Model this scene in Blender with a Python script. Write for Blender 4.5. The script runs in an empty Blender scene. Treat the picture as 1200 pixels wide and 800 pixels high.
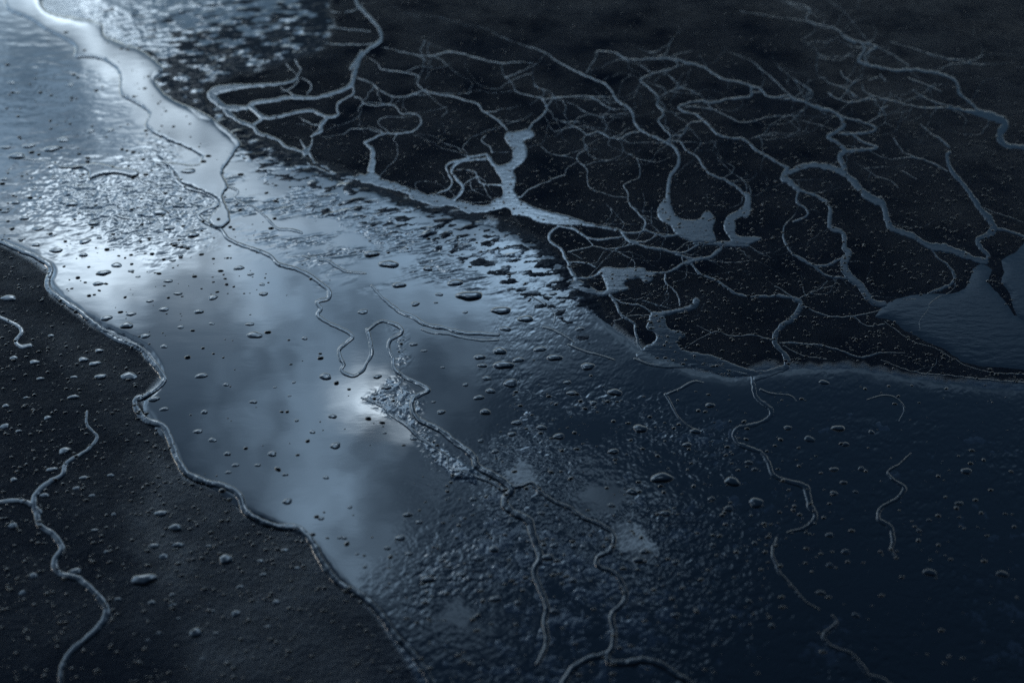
import bpy, math, random
import numpy as np
C = bpy.context.scene.collection
R = math.radians
rng = np.random.default_rng(7); random.seed(7)

# ------------------------------------------------------------------ camera
CAM_H, PITCH, VHALF = 0.40, R(30), R(12)
sc = bpy.context.scene
cd = bpy.data.cameras.new('camera'); cam = bpy.data.objects.new('camera', cd); C.objects.link(cam)
cam.location = (0, 0, CAM_H); cam.rotation_euler = (R(90) - PITCH, 0, 0)
cd.sensor_fit = 'HORIZONTAL'; cd.sensor_width = 36.0
cd.lens = 18.0 / (1.5 * math.tan(VHALF)); cd.clip_start = 0.01; cd.clip_end = 500
cd.dof.use_dof = True; cd.dof.focus_distance = 0.80; cd.dof.aperture_fstop = 10.0
sc.camera = cam

# ------------------------------------------------------------------ sky and sun
SUN_EL, SUN_AZ = R(15), R(-62)          # azimuth from +Y, negative = left
w = bpy.data.worlds.new('World'); sc.world = w; w.use_nodes = True
nt = w.node_tree; nt.nodes.clear()
N = nt.nodes.new; L = nt.links.new
def m(op, a, b=None, c=None, clamp=False):
    n = N('ShaderNodeMath'); n.operation = op; n.use_clamp = clamp
    for i, v in enumerate((a, b, c)):
        if v is None: continue
        if isinstance(v, (int, float)): n.inputs[i].default_value = v
        else: L(v, n.inputs[i])
    return n.outputs[0]
def vec(op, a, b):
    n = N('ShaderNodeVectorMath'); n.operation = op
    for i, v in enumerate((a, b)):
        if isinstance(v, tuple): n.inputs[i].default_value = v
        else: L(v, n.inputs[i])
    return n.outputs[0]
def ramp(v, a, b, lo, hi):
    n = N('ShaderNodeMapRange'); n.interpolation_type = 'SMOOTHSTEP'
    for i, k in enumerate((a, b, lo, hi)): n.inputs[i + 1].default_value = k
    L(v, n.inputs[0]); return n.outputs[0]
tc = N('ShaderNodeTexCoord')
def noise(scale, detail, rough, off):
    mp = N('ShaderNodeMapping'); L(tc.outputs['Generated'], mp.inputs[0]); mp.inputs['Location'].default_value = off
    n = N('ShaderNodeTexNoise'); n.inputs['Scale'].default_value = scale; n.inputs['Detail'].default_value = detail
    n.inputs['Roughness'].default_value = rough; L(mp.outputs[0], n.inputs['Vector']); return n.outputs['Fac']
sp = N('ShaderNodeSeparateXYZ'); L(tc.outputs['Generated'], sp.inputs[0])
az = m('MULTIPLY', m('ARCTAN2', sp.outputs[0], sp.outputs[1]), 180 / math.pi)
el = m('MULTIPLY', m('ARCSINE', sp.outputs[2]), 180 / math.pi)
az = m('ADD', az, m('MULTIPLY_ADD', noise(9, 5, .55, (1, 2, 3)), 7, -3.5))
el = m('ADD', el, m('MULTIPLY_ADD', noise(9, 5, .55, (5, 1, 7)), 5, -2.5))
az = m('ADD', az, m('MULTIPLY_ADD', noise(34, 5, .6, (2, 6, 1)), 2.6, -1.3))
el = m('ADD', el, m('MULTIPLY_ADD', noise(34, 5, .6, (8, 2, 4)), 1.8, -.9))
# banks of cloud: azimuth, elevation, width, height (degrees), slant, brightness
CLOUDS = [
 (-17.5, 16.5, 2.0, 1.6, 0.00, 32.0),
 (-14.0, 20.3, 1.1, 3.0, -1.10, 40.0),
 (-15.0, 26.0, 2.9, 1.6, 0.00, 68.0),
 (-10.5, 29.0, 4.0, 4.0, 0.00, 22.0),
 (-5.9, 32.5, 0.7, 0.5, 0.00, 145.0),
 (-7.3, 36.4, 2.6, 2.6, 0.00, 28.0),
 (-5.6, 37.6, 1.3, 1.0, 0.00, 17.0),
 (5.8, 37.0, 1.0, 0.6, 0.00, 22.0),
 (3.6, 35.4, 1.5, 0.6, 0.00, 8.0),
 (0.7, 34.8, 0.9, 0.6, 0.00, 22.0),
 (-2.5, 39.8, 1.6, 0.6, 0.00, 10.0),
 (-1.5, 27.0, 3.0, 2.5, 0.00, 23.0),
 (1.7, 27.3, 2.0, 1.5, 0.00, 17.0),
 (0.0, 24.5, 4.0, 2.5, 0.00, 5.0),
 (7.0, 25.5, 5.0, 2.5, 0.00, 4.0),
 (16.0, 27.0, 4.0, 1.5, 0.00, 2.0),
 (-26.0, 24.0, 7.0, 10.0, 0.00, 13.0),
 (-36.0, 26.0, 9.0, 9.0, 0.00, 20.0),
]
tot = None; blue = None                  # bright cloud, and thinner blue-grey cloud
for (a, e, sa, se, sl, amp) in CLOUDS:
    da = m('SUBTRACT', az, a); de = m('SUBTRACT', el, e)
    x = m('DIVIDE', m('MULTIPLY_ADD', de, sl, da), sa); y = m('DIVIDE', de, se)
    q = m('ADD', m('MULTIPLY', x, x), m('MULTIPLY', y, y))
    g = m('MULTIPLY', m('POWER', 2.718, m('MULTIPLY', q, -0.5)), amp)
    if amp < 29: blue = g if blue is None else m('ADD', blue, g)
    else: tot = g if tot is None else m('ADD', tot, g)
puff = m('MULTIPLY_ADD', ramp(noise(15, 8, .62, (0.3, 0, 0)), .38, .60, 0, 1), .95, 0.55)
tot = m('MULTIPLY', tot, puff); blue = m('MULTIPLY', blue, puff)
# a pale strip of sky low over the horizon, dark cloud overhead
strip = m('MULTIPLY', m('POWER', 2.718, m('MULTIPLY', m('POWER', m('DIVIDE', m('SUBTRACT', el, 8), 4.0), 2), -0.5)), 18.0)
strip = m('MULTIPLY', strip, ramp(az, -30, 10, 1.3, 1))
tot = m('ADD', tot, m('MULTIPLY', strip, m('MULTIPLY_ADD', noise(3, 4, .6, (3, 3, 3)), 1.2, 0.4)))
sky = N('ShaderNodeTexSky'); sky.sky_type = 'NISHITA'; sky.sun_disc = False
sky.sun_elevation = SUN_EL; sky.sun_rotation = SUN_AZ
sky.air_density = 2.0; sky.dust_density = 1.0; sky.ozone_density = 4.0
cr = N('ShaderNodeCombineXYZ')
for i, k in enumerate((0.83, 0.98, 1.1)): L(m('MULTIPLY_ADD', blue, (0.64, 0.95, 1.3)[i], m('MULTIPLY', tot, k)), cr.inputs[i])
dim = N('ShaderNodeVectorMath'); dim.operation = 'MULTIPLY'
dim.inputs[1].default_value = (0.78, 1.05, 1.52)
# the heavy cloud deck above and behind lets little light through
deck = m('MULTIPLY', ramp(az, -4, 14, 1, 0.92), m('MULTIPLY', ramp(el, 40, 58, 1, .2), ramp(m('ABSOLUTE', az), 35, 75, 1, .2)))
L(sky.outputs[0], dim.inputs[0])
sc_ = N('ShaderNodeVectorMath'); sc_.operation = 'SCALE'; L(dim.outputs[0], sc_.inputs[0]); L(deck, sc_.inputs['Scale'])
add = vec('ADD', sc_.outputs[0], cr.outputs[0])
bg = N('ShaderNodeBackground'); bg.inputs['Strength'].default_value = 0.1; L(add, bg.inputs[0])
wo = N('ShaderNodeOutputWorld'); L(bg.outputs[0], wo.inputs[0])
sd = bpy.data.lights.new('sun', 'SUN'); sd.energy = 0.5; sd.angle = R(12); sd.color = (1, .985, .97)
sun = bpy.data.objects.new('sun', sd); C.objects.link(sun)
from mathutils import Vector
sun.rotation_euler = Vector((math.sin(SUN_AZ) * math.cos(SUN_EL), math.cos(SUN_AZ) * math.cos(SUN_EL), math.sin(SUN_EL))).to_track_quat('Z', 'Y').to_euler()
sc.cycles.use_denoising = False
sc.view_settings.view_transform = 'Standard'; sc.view_settings.look = 'None'
sc.view_settings.exposure = 0.0; sc.view_settings.gamma = 1.0; sc.view_settings.use_curve_mapping = False

# ------------------------------------------------------------------ helpers
TV = math.tan(VHALF)
def to_ground(px, py):
    """point on the ground plane for a place in the traced 1200x800 plan; returns x, y and metres per plan unit"""
    u = (px - 600) / 400 * TV; v = (400 - py) / 400 * TV
    dy = math.cos(PITCH) + v * math.sin(PITCH); dz = -math.sin(PITCH) + v * math.cos(PITCH)
    t = CAM_H / -dz
    return u * t, dy * t, t * TV / 400

def lattice(ix, iy, seed):
    h = (ix.astype(np.int64) * 374761393 + iy.astype(np.int64) * 668265263 + seed * 1274126177) & 0xFFFFFFFF
    h = ((h ^ (h >> 13)) * 1274126177) & 0xFFFFFFFF
    h = ((h ^ (h >> 16)) * 2246822519) & 0xFFFFFFFF
    return (h ^ (h >> 15)) & 0xFFFFFFFF
def vnoise(x, y, seed=0):
    """gradient noise, about -0.7..0.7"""
    x0 = np.floor(x); y0 = np.floor(y); fx = x - x0; fy = y - y0
    ux = fx * fx * fx * (fx * (fx * 6 - 15) + 10); uy = fy * fy * fy * (fy * (fy * 6 - 15) + 10)
    def g(i, j):
        a = lattice(x0 + i, y0 + j, seed) * (2 * math.pi / 4294967296.0)
        return np.cos(a) * (fx - i) + np.sin(a) * (fy - j)
    a = g(0, 0) * (1 - ux) + g(1, 0) * ux; b = g(0, 1) * (1 - ux) + g(1, 1) * ux
    return a * (1 - uy) + b * uy
def fbm(x, y, octv=4, seed=0, gain=.5):
    s = 0; a = 1.0; f = 1.0
    for i in range(octv):
        s = s + a * vnoise(x * f + 17.3 * i, y * f - 9.1 * i, seed + i); a *= gain; f *= 2.03
    return s
def smooth(x, a, b):
    t = np.clip((x - a) / (b - a), 0, 1); return t * t * (3 - 2 * t)

TILES = {'A': (0, 0), 'B': (400, 0), 'C': (800, 0), 'D': (0, 265), 'E': (400, 265), 'F': (800, 265), 'G': (0, 530), 'H': (400, 530), 'I': (800, 530),
         'a': (230, 60), 'b': (490, 120), 'c': (620, 240), 'd': (700, 60), 'e': (930, 40), 'f': (930, 200), 'g': (180, 160), 'h': (350, 300),
         'i': (540, 300), 'j': (0, 120), 'k': (400, 440), 'l': (640, 420), 'P': (0, 0)}
def pts(tile, s):
    ox, oy = TILES[tile]; k = 1.0 if tile == 'P' else (2.963 if tile.isupper() else 4.444)
    return [(ox + float(a) / k, oy + float(b) / k) for a, b in (q.split(',') for q in s.split())]
def spline(p, step=2.0, closed=False):
    p = [np.array(q) for q in p]; n = len(p)
    if n == 2 and not closed: return np.array([p[0] + (p[1] - p[0]) * t for t in np.linspace(0, 1, max(2, int(np.hypot(*(p[1] - p[0])) / step)))])
    out = []
    for i in range(n if closed else n - 1):
        if closed: a, b, c, d = p[i - 1], p[i], p[(i + 1) % n], p[(i + 2) % n]
        else: a, b, c, d = p[max(i - 1, 0)], p[i], p[i + 1], p[min(i + 2, n - 1)]
        k = max(1, int(np.hypot(*(c - b)) / step))
        for t in np.arange(k) / k:
            out.append(.5 * ((2 * b) + (c - a) * t + (2 * a - 5 * b + 4 * c - d) * t * t + (3 * b - a - 3 * c + d) * t ** 3))
    if not closed: out.append(p[-1])
    return np.array(out)
def poly_sdf(X, Y, P):
    """signed distance to a polygon, positive inside"""
    d2 = np.full(X.shape, 1e12, np.float64); ins = np.zeros(X.shape, bool)
    for i in range(len(P)):
        ax, ay = P[i - 1]; bx, by = P[i]; ex, ey = bx - ax, by - ay
        l2 = ex * ex + ey * ey
        if l2 < 1e-9: continue
        t = np.clip(((X - ax) * ex + (Y - ay) * ey) / l2, 0, 1)
        d2 = np.minimum(d2, (X - ax - t * ex) ** 2 + (Y - ay - t * ey) ** 2)
        if abs(ey) > 1e-12:
            c = ((ay <= Y) & (by > Y)) | ((by <= Y) & (ay > Y))
            ins ^= c & (X < ax + (Y - ay) / ey * ex)
    d = np.sqrt(d2); return np.where(ins, d, -d)
def zone(X, Y, s, soft, off=0.0):
    return smooth(poly_sdf(X, Y, pts('P', s)) + off, -soft, soft)
def warp(X, Y, amp, lam, seed):
    return X + amp * 1.6 * fbm(X / lam, Y / lam, 3, seed), Y + amp * 1.1 * fbm(X / lam, Y / lam, 3, seed + 50)

def mesh_obj(name, V, F, mat, parent=None, normals=None, attrs=None):
    me = bpy.data.meshes.new(name)
    V = np.asarray(V, np.float32); F = np.asarray(F, np.int32)
    n, k = F.shape
    me.vertices.add(len(V)); me.vertices.foreach_set('co', V.ravel())
    me.loops.add(n * k); me.loops.foreach_set('vertex_index', F.ravel())
    me.polygons.add(n); me.polygons.foreach_set('loop_start', np.arange(0, n * k, k, dtype=np.int32))
    me.polygons.foreach_set('use_smooth', np.ones(n, bool))
    me.update(calc_edges=True)
    for a, v in (attrs or {}).items():
        at = me.attributes.new(a, 'FLOAT', 'POINT'); at.data.foreach_set('value', np.asarray(v, np.float32).ravel())
    if normals is not None: me.normals_split_custom_set_from_vertices(np.asarray(normals, np.float32).tolist())
    me.materials.append(mat)
    o = bpy.data.objects.new(name, me); C.objects.link(o)
    if parent is not None: o.parent = parent
    return o
def tag(o, label=None, cat=None, group=None, kind=None):
    if label: o['label'] = label
    if cat: o['category'] = cat
    if group: o['group'] = group
    if kind: o['kind'] = kind
    return o
def grid(x0, x1, y0, y1, step):
    gx = np.arange(x0, x1 + step, step); gy = np.arange(y0, y1 + step, step)
    return np.meshgrid(gx, gy)
def grid_faces(h, w_):
    i = np.arange(h * w_).reshape(h, w_)
    return np.stack([i[1:, :-1], i[1:, 1:], i[:-1, 1:], i[:-1, :-1]], -1).reshape(-1, 4)
def grid_normals(V3):
    du = np.gradient(V3, axis=1); dv = np.gradient(V3, axis=0)
    n = np.cross(dv, du); n *= np.sign(n[..., 2:3]) ; return n / np.linalg.norm(n, axis=-1, keepdims=True)

# ------------------------------------------------------------------ materials
def principled(name, base, rough, spec=.5, ior=1.33):
    mt = bpy.data.materials.new(name); mt.use_nodes = True; t = mt.node_tree
    b = t.nodes['Principled BSDF']; b.inputs['Base Color'].default_value = (*base, 1); b.inputs['Roughness'].default_value = rough
    b.inputs['Specular IOR Level'].default_value = spec; b.inputs['IOR'].default_value = ior
    return mt, t, b
def nd(t, kind, **kw):
    n = t.nodes.new(kind)
    for k, v in kw.items():
        if hasattr(n, k) and k not in n.inputs: setattr(n, k, v)
        else: n.inputs[k].default_value = v
    return n
def tex(t, co, scale, detail=4, rough=.55, stretch=None):
    n = nd(t, 'ShaderNodeTexNoise', Scale=scale, Detail=detail, Roughness=rough)
    if stretch:
        mp = nd(t, 'ShaderNodeMapping'); mp.inputs['Scale'].default_value = stretch; t.links.new(co, mp.inputs[0]); co = mp.outputs[0]
    t.links.new(co, n.inputs['Vector']); return n.outputs['Fac']
def rng_map(t, v, a, b, lo=0.0, hi=1.0):
    n = nd(t, 'ShaderNodeMapRange'); n.inputs[1].default_value = lo; n.inputs[2].default_value = hi; n.inputs[3].default_value = a; n.inputs[4].default_value = b
    t.links.new(v, n.inputs[0]); return n.outputs[0]
def mth(t, op, a, b):
    n = nd(t, 'ShaderNodeMath', operation=op)
    for i, v in enumerate((a, b)):
        if isinstance(v, (int, float)): n.inputs[i].default_value = v
        else: t.links.new(v, n.inputs[i])
    return n.outputs[0]

def ground_material():
    mt, t, b = principled('wet_slate', (.012, .014, .017), .4, .5, 1.4)
    lk = t.links.new; co = nd(t, 'ShaderNodeTexCoord').outputs['Object']
    gl = nd(t, 'ShaderNodeAttribute', attribute_name='gloss').outputs['Fac']
    dr = nd(t, 'ShaderNodeAttribute', attribute_name='dry').outputs['Fac']
    grain = tex(t, co, 900, 5, .6); fine = tex(t, co, 2600, 3, .6); blot = tex(t, co, 14, 5, .6)
    cr = nd(t, 'ShaderNodeValToRGB'); cr.color_ramp.elements[0].color = (.005, .0078, .0135, 1); cr.color_ramp.elements[1].color = (.0135, .019, .028, 1)
    cr.color_ramp.elements[0].position = .3; cr.color_ramp.elements[1].position = .75
    lk(mth(t, 'ADD', mth(t, 'MULTIPLY', blot, .6), mth(t, 'MULTIPLY', grain, .4)), cr.inputs[0]); lk(cr.outputs[0], b.inputs['Base Color'])
    r0 = rng_map(t, blot, .40, .55, .3, .7); r = nd(t, 'ShaderNodeMix'); lk(gl, r.inputs[0]); lk(r0, r.inputs[2]); r.inputs[3].default_value = .06
    lk(r.outputs[0], b.inputs['Roughness'])
    lk(rng_map(t, dr, .5, .0), b.inputs['Specular IOR Level'])
    bm = nd(t, 'ShaderNodeBump', Distance=.0005); dull = mth(t, 'POWER', mth(t, 'SUBTRACT', 1.0, gl), 1.7); lk(rng_map(t, dull, .01, .75), bm.inputs['Strength']); lk(grain, bm.inputs['Height'])
    b2 = nd(t, 'ShaderNodeBump', Distance=.00015); lk(rng_map(t, dull, .02, .55), b2.inputs['Strength']); lk(fine, b2.inputs['Height']); lk(bm.outputs[0], b2.inputs['Normal'])
    lk(b2.outputs[0], b.inputs['Normal'])
    return mt
def water_material(name, rough, ripple, scale, base=(.004, .006, .008)):
    """dark clear water: a faint slow ripple and a skin of dust that changes its sharpness"""
    mt, t, b = principled(name, base, rough, .5, 1.33)
    lk = t.links.new; co = nd(t, 'ShaderNodeTexCoord').outputs['Object']
    n1 = tex(t, co, scale, 3, .5, (1, 1.8, 1)); n2 = tex(t, co, scale * 6, 2, .5)
    bl = tex(t, co, 20, 4, .6)
    lk(rng_map(t, bl, rough * .6, rough * 1.8, .35, .7), b.inputs['Roughness'])
    bm = nd(t, 'ShaderNodeBump', Distance=.001); bm.inputs['Strength'].default_value = ripple; lk(n1, bm.inputs['Height'])
    b2 = nd(t, 'ShaderNodeBump', Distance=.0002); b2.inputs['Strength'].default_value = ripple * .5; lk(n2, b2.inputs['Height']); lk(bm.outputs[0], b2.inputs['Normal'])
    lk(b2.outputs[0], b.inputs['Normal'])
    return mt
M_GROUND = ground_material()
M_FILM = water_material('still_water', .02, .012, 60)
M_CHANNEL = water_material('shallow_water', .06, .09, 160)
M_RIV = water_material('running_water', .02, .025, 120)
M_DROP, _t, _b = principled('water_drop', (.004, .006, .008), .015, .5, 1.33)

# ------------------------------------------------------------------ ground
Z_DELTA = '370,-200 384,10 388,50 345,70 292,84 250,94 234,108 246,124 272,142 312,164 345,180 378,192 420,207 480,234 540,246 600,262 650,292 690,335 720,380 770,418 850,440 900,428 1000,428 1070,440 1120,445 1400,455 1400,-200'
Z_RIPPLE = '20,-200 400,-200 430,40 370,90 330,150 420,212 540,246 640,290 690,340 700,380 660,366 590,326 500,300 420,284 340,250 285,205 240,160 150,90 90,30'
Z_DARKLEFT = '-400,230 0,285 30,300 58,320 60,345 110,382 160,405 190,440 165,470 190,500 215,560 260,575 290,605 350,620 400,680 440,720 480,780 520,860 560,1100 -400,1100'
Z_TONGUE = '452,378 475,395 460,430 480,455 500,470 490,500 520,525 555,550 560,570 520,555 490,520 460,490 425,470 440,455 480,420'
Z_TEXLEFT = '60,190 130,215 190,170 215,215 255,240 240,270 170,285 110,265 40,240'
Z_BOTTOM = '510,575 575,530 600,440 650,450 720,462 860,478 940,540 960,640 900,780 700,940 420,940 440,760 460,680 490,640'
Z_LOWRIGHT = '880,440 1400,450 1400,1100 700,1100 900,770 960,620 910,520'
Z_DIPS = ['718,612 740,606 768,628 776,655 756,660 734,654 714,634', '506,724 518,704 544,698 558,712 550,732 528,738 508,738', '592,556 604,538 624,540 632,558 622,574 602,572', '664,588 690,572 722,566 738,582 720,602 690,608 668,604', '640,500 690,488 720,500 700,520 650,522']
FILM_Z = .00045
FILM = ('-400,-300 45,-60 48,0 70,18 118,28 126,44 165,58 192,80 184,96 205,118 250,142 280,166 330,190 420,218 480,240 540,254 600,270 650,300 680,335 720,385 770,418 850,440 885,436 925,430 1000,428 1070,440 '
        '1120,446 1200,452 1400,460 1400,1100 620,1100 516,830 505,800 481,764 451,727 437,710 400,686 370,645 335,620 290,603 250,575 215,555 200,525 175,495 168,470 190,448 180,420 160,402 115,380 80,355 57,330 60,315 30,295 0,284 -60,262 -400,200')
FILM_VIEW = '-400,-300 48,0 118,28 192,80 250,142 330,230 385,320 400,395 430,436 455,492 505,535 500,585 470,690 410,700 290,603 200,525 168,470 180,420 60,330 0,284 -400,200'
FILM3 = '330,235 400,262 470,270 540,300 600,280 660,285 700,340 735,395 765,415 800,430 860,440 878,450 840,468 770,478 700,470 640,450 600,425 590,400 500,385 440,360 420,335 380,320 310,285 270,262'
Z_STREAK = '520,285 560,296 600,318 640,346 676,372 694,398 690,412 664,386 628,366 590,340 552,318 524,302'
def ground_z(X, Y, wx, wy):
    mm = .001
    Xw, Yw = warp(X, Y, 14, 60, 90); Xs, Ys = warp(X, Y, 5, 18, 91)
    delta = zone(Xs, Ys, Z_DELTA, 5); rip = zone(Xw, Yw, Z_RIPPLE, 26) * (1 - delta); dl = zone(X, Y, Z_DARKLEFT, 5)
    ton = zone(Xs, Ys, Z_TONGUE, 6); bot = zone(Xw, Yw, Z_BOTTOM, 45); lr = zone(Xw, Yw, Z_LOWRIGHT, 60)
    dip = 0
    for d_ in Z_DIPS: dip = np.maximum(dip, zone(*warp(X, Y, 6, 22, 95), d_, 10))
    big = fbm(wx * 22, wy * 22, 3, 1); mid = fbm(wx * 110, wy * 110, 4, 4, .55); grain = fbm(wx * 420, wy * 420, 3, 9, .6)
    rid = 1 - np.abs(fbm(wx * 260 + .8 * mid, wy * 200 + .5 * mid, 4, 21)) * 2.2
    ang = R(-24); rx = wx * math.cos(ang) - wy * math.sin(ang); ry = wx * math.sin(ang) + wy * math.cos(ang)
    wave = fbm(rx * 95, ry * 170, 5, 31, .55); patch = smooth(fbm(wx * 16, wy * 16, 3, 71), -.35, .45)
    damp = 1 - .78 * delta - .6 * rip
    z = damp * (.08 * big + .08 * mid + .05 * grain) + .12 * dl
    z = z + rip * (.44 + (.95 - .45 * smooth(Y, 160, 20) - .2 * smooth(X, 300, 150)) * wave * (.5 + .55 * smooth(fbm(rx * 20, ry * 30, 2, 77), -.3, .4))) + dl * (.08 * grain + .05 * mid)
    z = z + ton * (.49 + .15 * (rid - .5) + .12 * mid)
    z = z + bot * (1 - dip) * (.36 + .10 * patch + (.04 + .065 * patch) * ((rid - .5) + .8 * mid))
    z = z + lr * (1 - bot) * (.35 + .12 * fbm(wx * 30, wy * 45, 3, 5) + .04 * mid)
    gloss = np.clip(.6 + .4 * rip + .4 * ton + .38 * bot + .35 * lr - .55 * delta - .4 * dl + .3 * mid - .06 * patch * bot, 0, 1)
    gloss = np.maximum(gloss, rip)
    dry = np.clip(delta * (.994 + .012 * fbm(wx * 25, wy * 25, 3, 55)) + .985 * dl - dl * np.clip(.03 * patch + .18 * zone(*warp(X, Y, 30, 70, 97), '200,560 300,590 420,690 480,800 520,900 330,900 250,760 200,660', 70) * (.5 + patch), 0, 1), 0, 1)
    z = z + zone(Xs, Ys, Z_STREAK, 7) * (1 - rip) * (.44 + .35 * wave)
    # the film thins out towards the black stone: dry crests show first near it, and in patches across the upper left
    dd = poly_sdf(Xs, Ys, pts('P', Z_DELTA)); top = smooth(Y, 190, 60)
    g_ = smooth(dd, -92 - 45 * top, 6) + .9 * fbm(rx * 60, ry * 95, 4, 83) * (1 + .3 * top) + .02 * top
    streak = zone(Xs, Ys, Z_STREAK, 7); thin = np.maximum(smooth(g_, .42, .72) * (rip > .004), streak)
    dry = np.maximum(dry, thin * .985)
    sheen = zone(*warp(X, Y, 20, 60, 98), '880,-150 1400,-150 1400,320 1130,300 1030,190 960,90', 70) + .5 * smooth(Y, 60, -20) * delta
    dry = dry - delta * .014 * np.clip(sheen, 0, 1) * (.35 + patch + .8 * fbm(wx * 90, wy * 140, 3, 99))
    return z * mm, gloss, np.clip(dry, 0, 1)
X, Y = grid(-300, 1500, -70, 900, 1.15)
WX, WY, SC = to_ground(X, Y)
Z, gloss, dry = ground_z(X, Y, WX, WY)
edge = np.minimum.reduce([X + 300, 1500 - X, Y + 70, 900 - Y]); Z = Z * smooth(edge, 4, 40)
V = np.stack([WX, WY, Z], -1).reshape(-1, 3); F = grid_faces(*X.shape)
h_, w_ = X.shape; b0 = len(V)
ring = [(-30, -30), (30, -30), (30, 60), (-30, 60)]          # the slab goes on to the horizon
V = np.vstack([V, [(x, y, 0) for x, y in ring]])
c = [(h_ - 1) * w_, h_ * w_ - 1, w_ - 1, 0]
F = np.vstack([F, [(b0, b0 + 1, c[1], c[0]), (b0 + 1, b0 + 2, c[2], c[1]), (b0 + 2, b0 + 3, c[3], c[2]), (b0 + 3, b0, c[0], c[3])]])
pad = lambda a, v: np.concatenate([a.ravel(), np.full(4, v)])
g = mesh_obj('ground', V, F, M_GROUND, attrs={'gloss': pad(gloss, .3), 'dry': pad(dry, .97)}); tag(g, kind='structure')
def ground_at(px, py):
    i = np.clip(np.round((np.asarray(py) + 70) / 1.15).astype(int), 0, h_ - 1); j = np.clip(np.round((np.asarray(px) + 300) / 1.15).astype(int), 0, w_ - 1)
    return Z[i, j]

# ------------------------------------------------------------------ standing water
FILM_Z = .00045
def film(name, body, soft, level, wob, seed, step=1.15, kind='structure', mat=None, relief=0.0, extra=None):
    P = pts('P', body); a = np.array(P)
    Xf, Yf = grid(max(-300, a[:, 0].min() - 20), min(1500, a[:, 0].max() + 20), max(-70, a[:, 1].min() - 20), min(900, a[:, 1].max() + 20), step)
    Xw, Yw = warp(Xf, Yf, wob, 26, seed)
    d = poly_sdf(Xw, Yw, spline(P, 6, True)); wx, wy, s = to_ground(Xf, Yf)
    sf = soft(Xf, Yf) if callable(soft) else soft
    z = level * np.clip(d / sf, -2.0, 1e9); z = np.where(d > 0, level * np.tanh(1.4 * d / sf), z * 1.0)
    if extra is not None: z = z + extra(Xf, Yf, wx, wy, d)
    keep = (z > -.00075)
    Fc = grid_faces(*Xf.shape); k = keep.ravel()[Fc].any(1) ; Fc = Fc[k]
    used, inv = np.unique(Fc, return_inverse=True)
    Vf = np.stack([wx, wy, z], -1); nn = grid_normals(Vf).reshape(-1, 3)[used]
    return mesh_obj(name, Vf.reshape(-1, 3)[used], inv.reshape(Fc.shape), mat or M_FILM, normals=nn)
def film_relief(Xf, Yf, wx, wy, d):
    t = zone(*warp(Xf, Yf, 16, 40, 61), Z_TEXLEFT, 34); tl = zone(*warp(Xf, Yf, 16, 40, 62), '-200,-50 40,30 120,100 190,180 240,260 130,290 60,330 -200,290', 40)
    w_ = fbm(wx * 150, wy * 190, 4, 41, .55)
    Xw, Yw = warp(Xf, Yf, 14, 60, 90)
    b = np.maximum.reduce([zone(Xw, Yw, Z_BOTTOM, 55), .95 * zone(Xw, Yw, Z_LOWRIGHT, 60), .8 * zone(Xw, Yw, Z_TONGUE, 8), .35 * zone(Xw, Yw, '560,300 640,290 720,390 860,440 700,480 600,440', 40)])
    for d_ in Z_DIPS: b = b * (1 - .9 * zone(*warp(Xf, Yf, 6, 22, 95), d_, 8))
    mid = fbm(wx * 150, wy * 150, 4, 4, .55); rid = 1 - np.abs(fbm(wx * 270 + .8 * mid, wy * 210 + .5 * mid, 4, 21)) * 2.2
    b = 1.0 * b * (.3 + .7 * smooth(fbm(wx * 18, wy * 18, 3, 73), -.35, .35)) * (.085 * (rid - .5) + .10 * mid)
    ang = R(-24); rx = wx * math.cos(ang) - wy * math.sin(ang); ry = wx * math.sin(ang) + wy * math.cos(ang)
    cb = zone(Xw, Yw, '225,175 400,228 560,268 650,320 610,345 480,325 380,318 290,285 240,230', 26)
    wv = fbm(rx * 75, ry * 170, 4, 131, .55); cb = cb * smooth(fbm(rx * 24, ry * 40, 3, 133), -.15, .4) * wv * .46
    return .001 * (b + cb + t * .42 * w_ + tl * (.075 * fbm(wx * 60, wy * 110, 4, 43) + .05 * smooth(fbm(wx * 25, wy * 45, 3, 46), -.1, .4) * fbm(wx * 190, wy * 240, 3, 45)) + .02 * fbm(wx * 40, wy * 40, 2, 44)) * smooth(d, 0, 8)
def soft_main(Xf, Yf):
    return 4 + 10 * smooth(Xf, 500, 620)
o = film('water', FILM, soft_main, FILM_Z, 2.5, 201, extra=film_relief); tag(o, kind='structure')
def sampler(px0, py0, step, A):
    def f(x, y):
        v = (np.asarray(y) - py0) / step; u = (np.asarray(x) - px0) / step
        i = np.floor(v).astype(int); j = np.floor(u).astype(int); ok = (i >= 0) & (j >= 0) & (i < A.shape[0] - 1) & (j < A.shape[1] - 1)
        i = np.clip(i, 0, A.shape[0] - 2); j = np.clip(j, 0, A.shape[1] - 2); a = np.clip(v - i, 0, 1); b = np.clip(u - j, 0, 1)
        r = (A[i, j] * (1 - b) + A[i, j + 1] * b) * (1 - a) + (A[i + 1, j] * (1 - b) + A[i + 1, j + 1] * b) * a
        return np.where(ok, r, -.001)
    return f
def water_at(x, y):
    r = np.zeros(np.shape(x))
    for s in WATERS: r = np.maximum(r, s(x, y))
    return r

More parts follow.
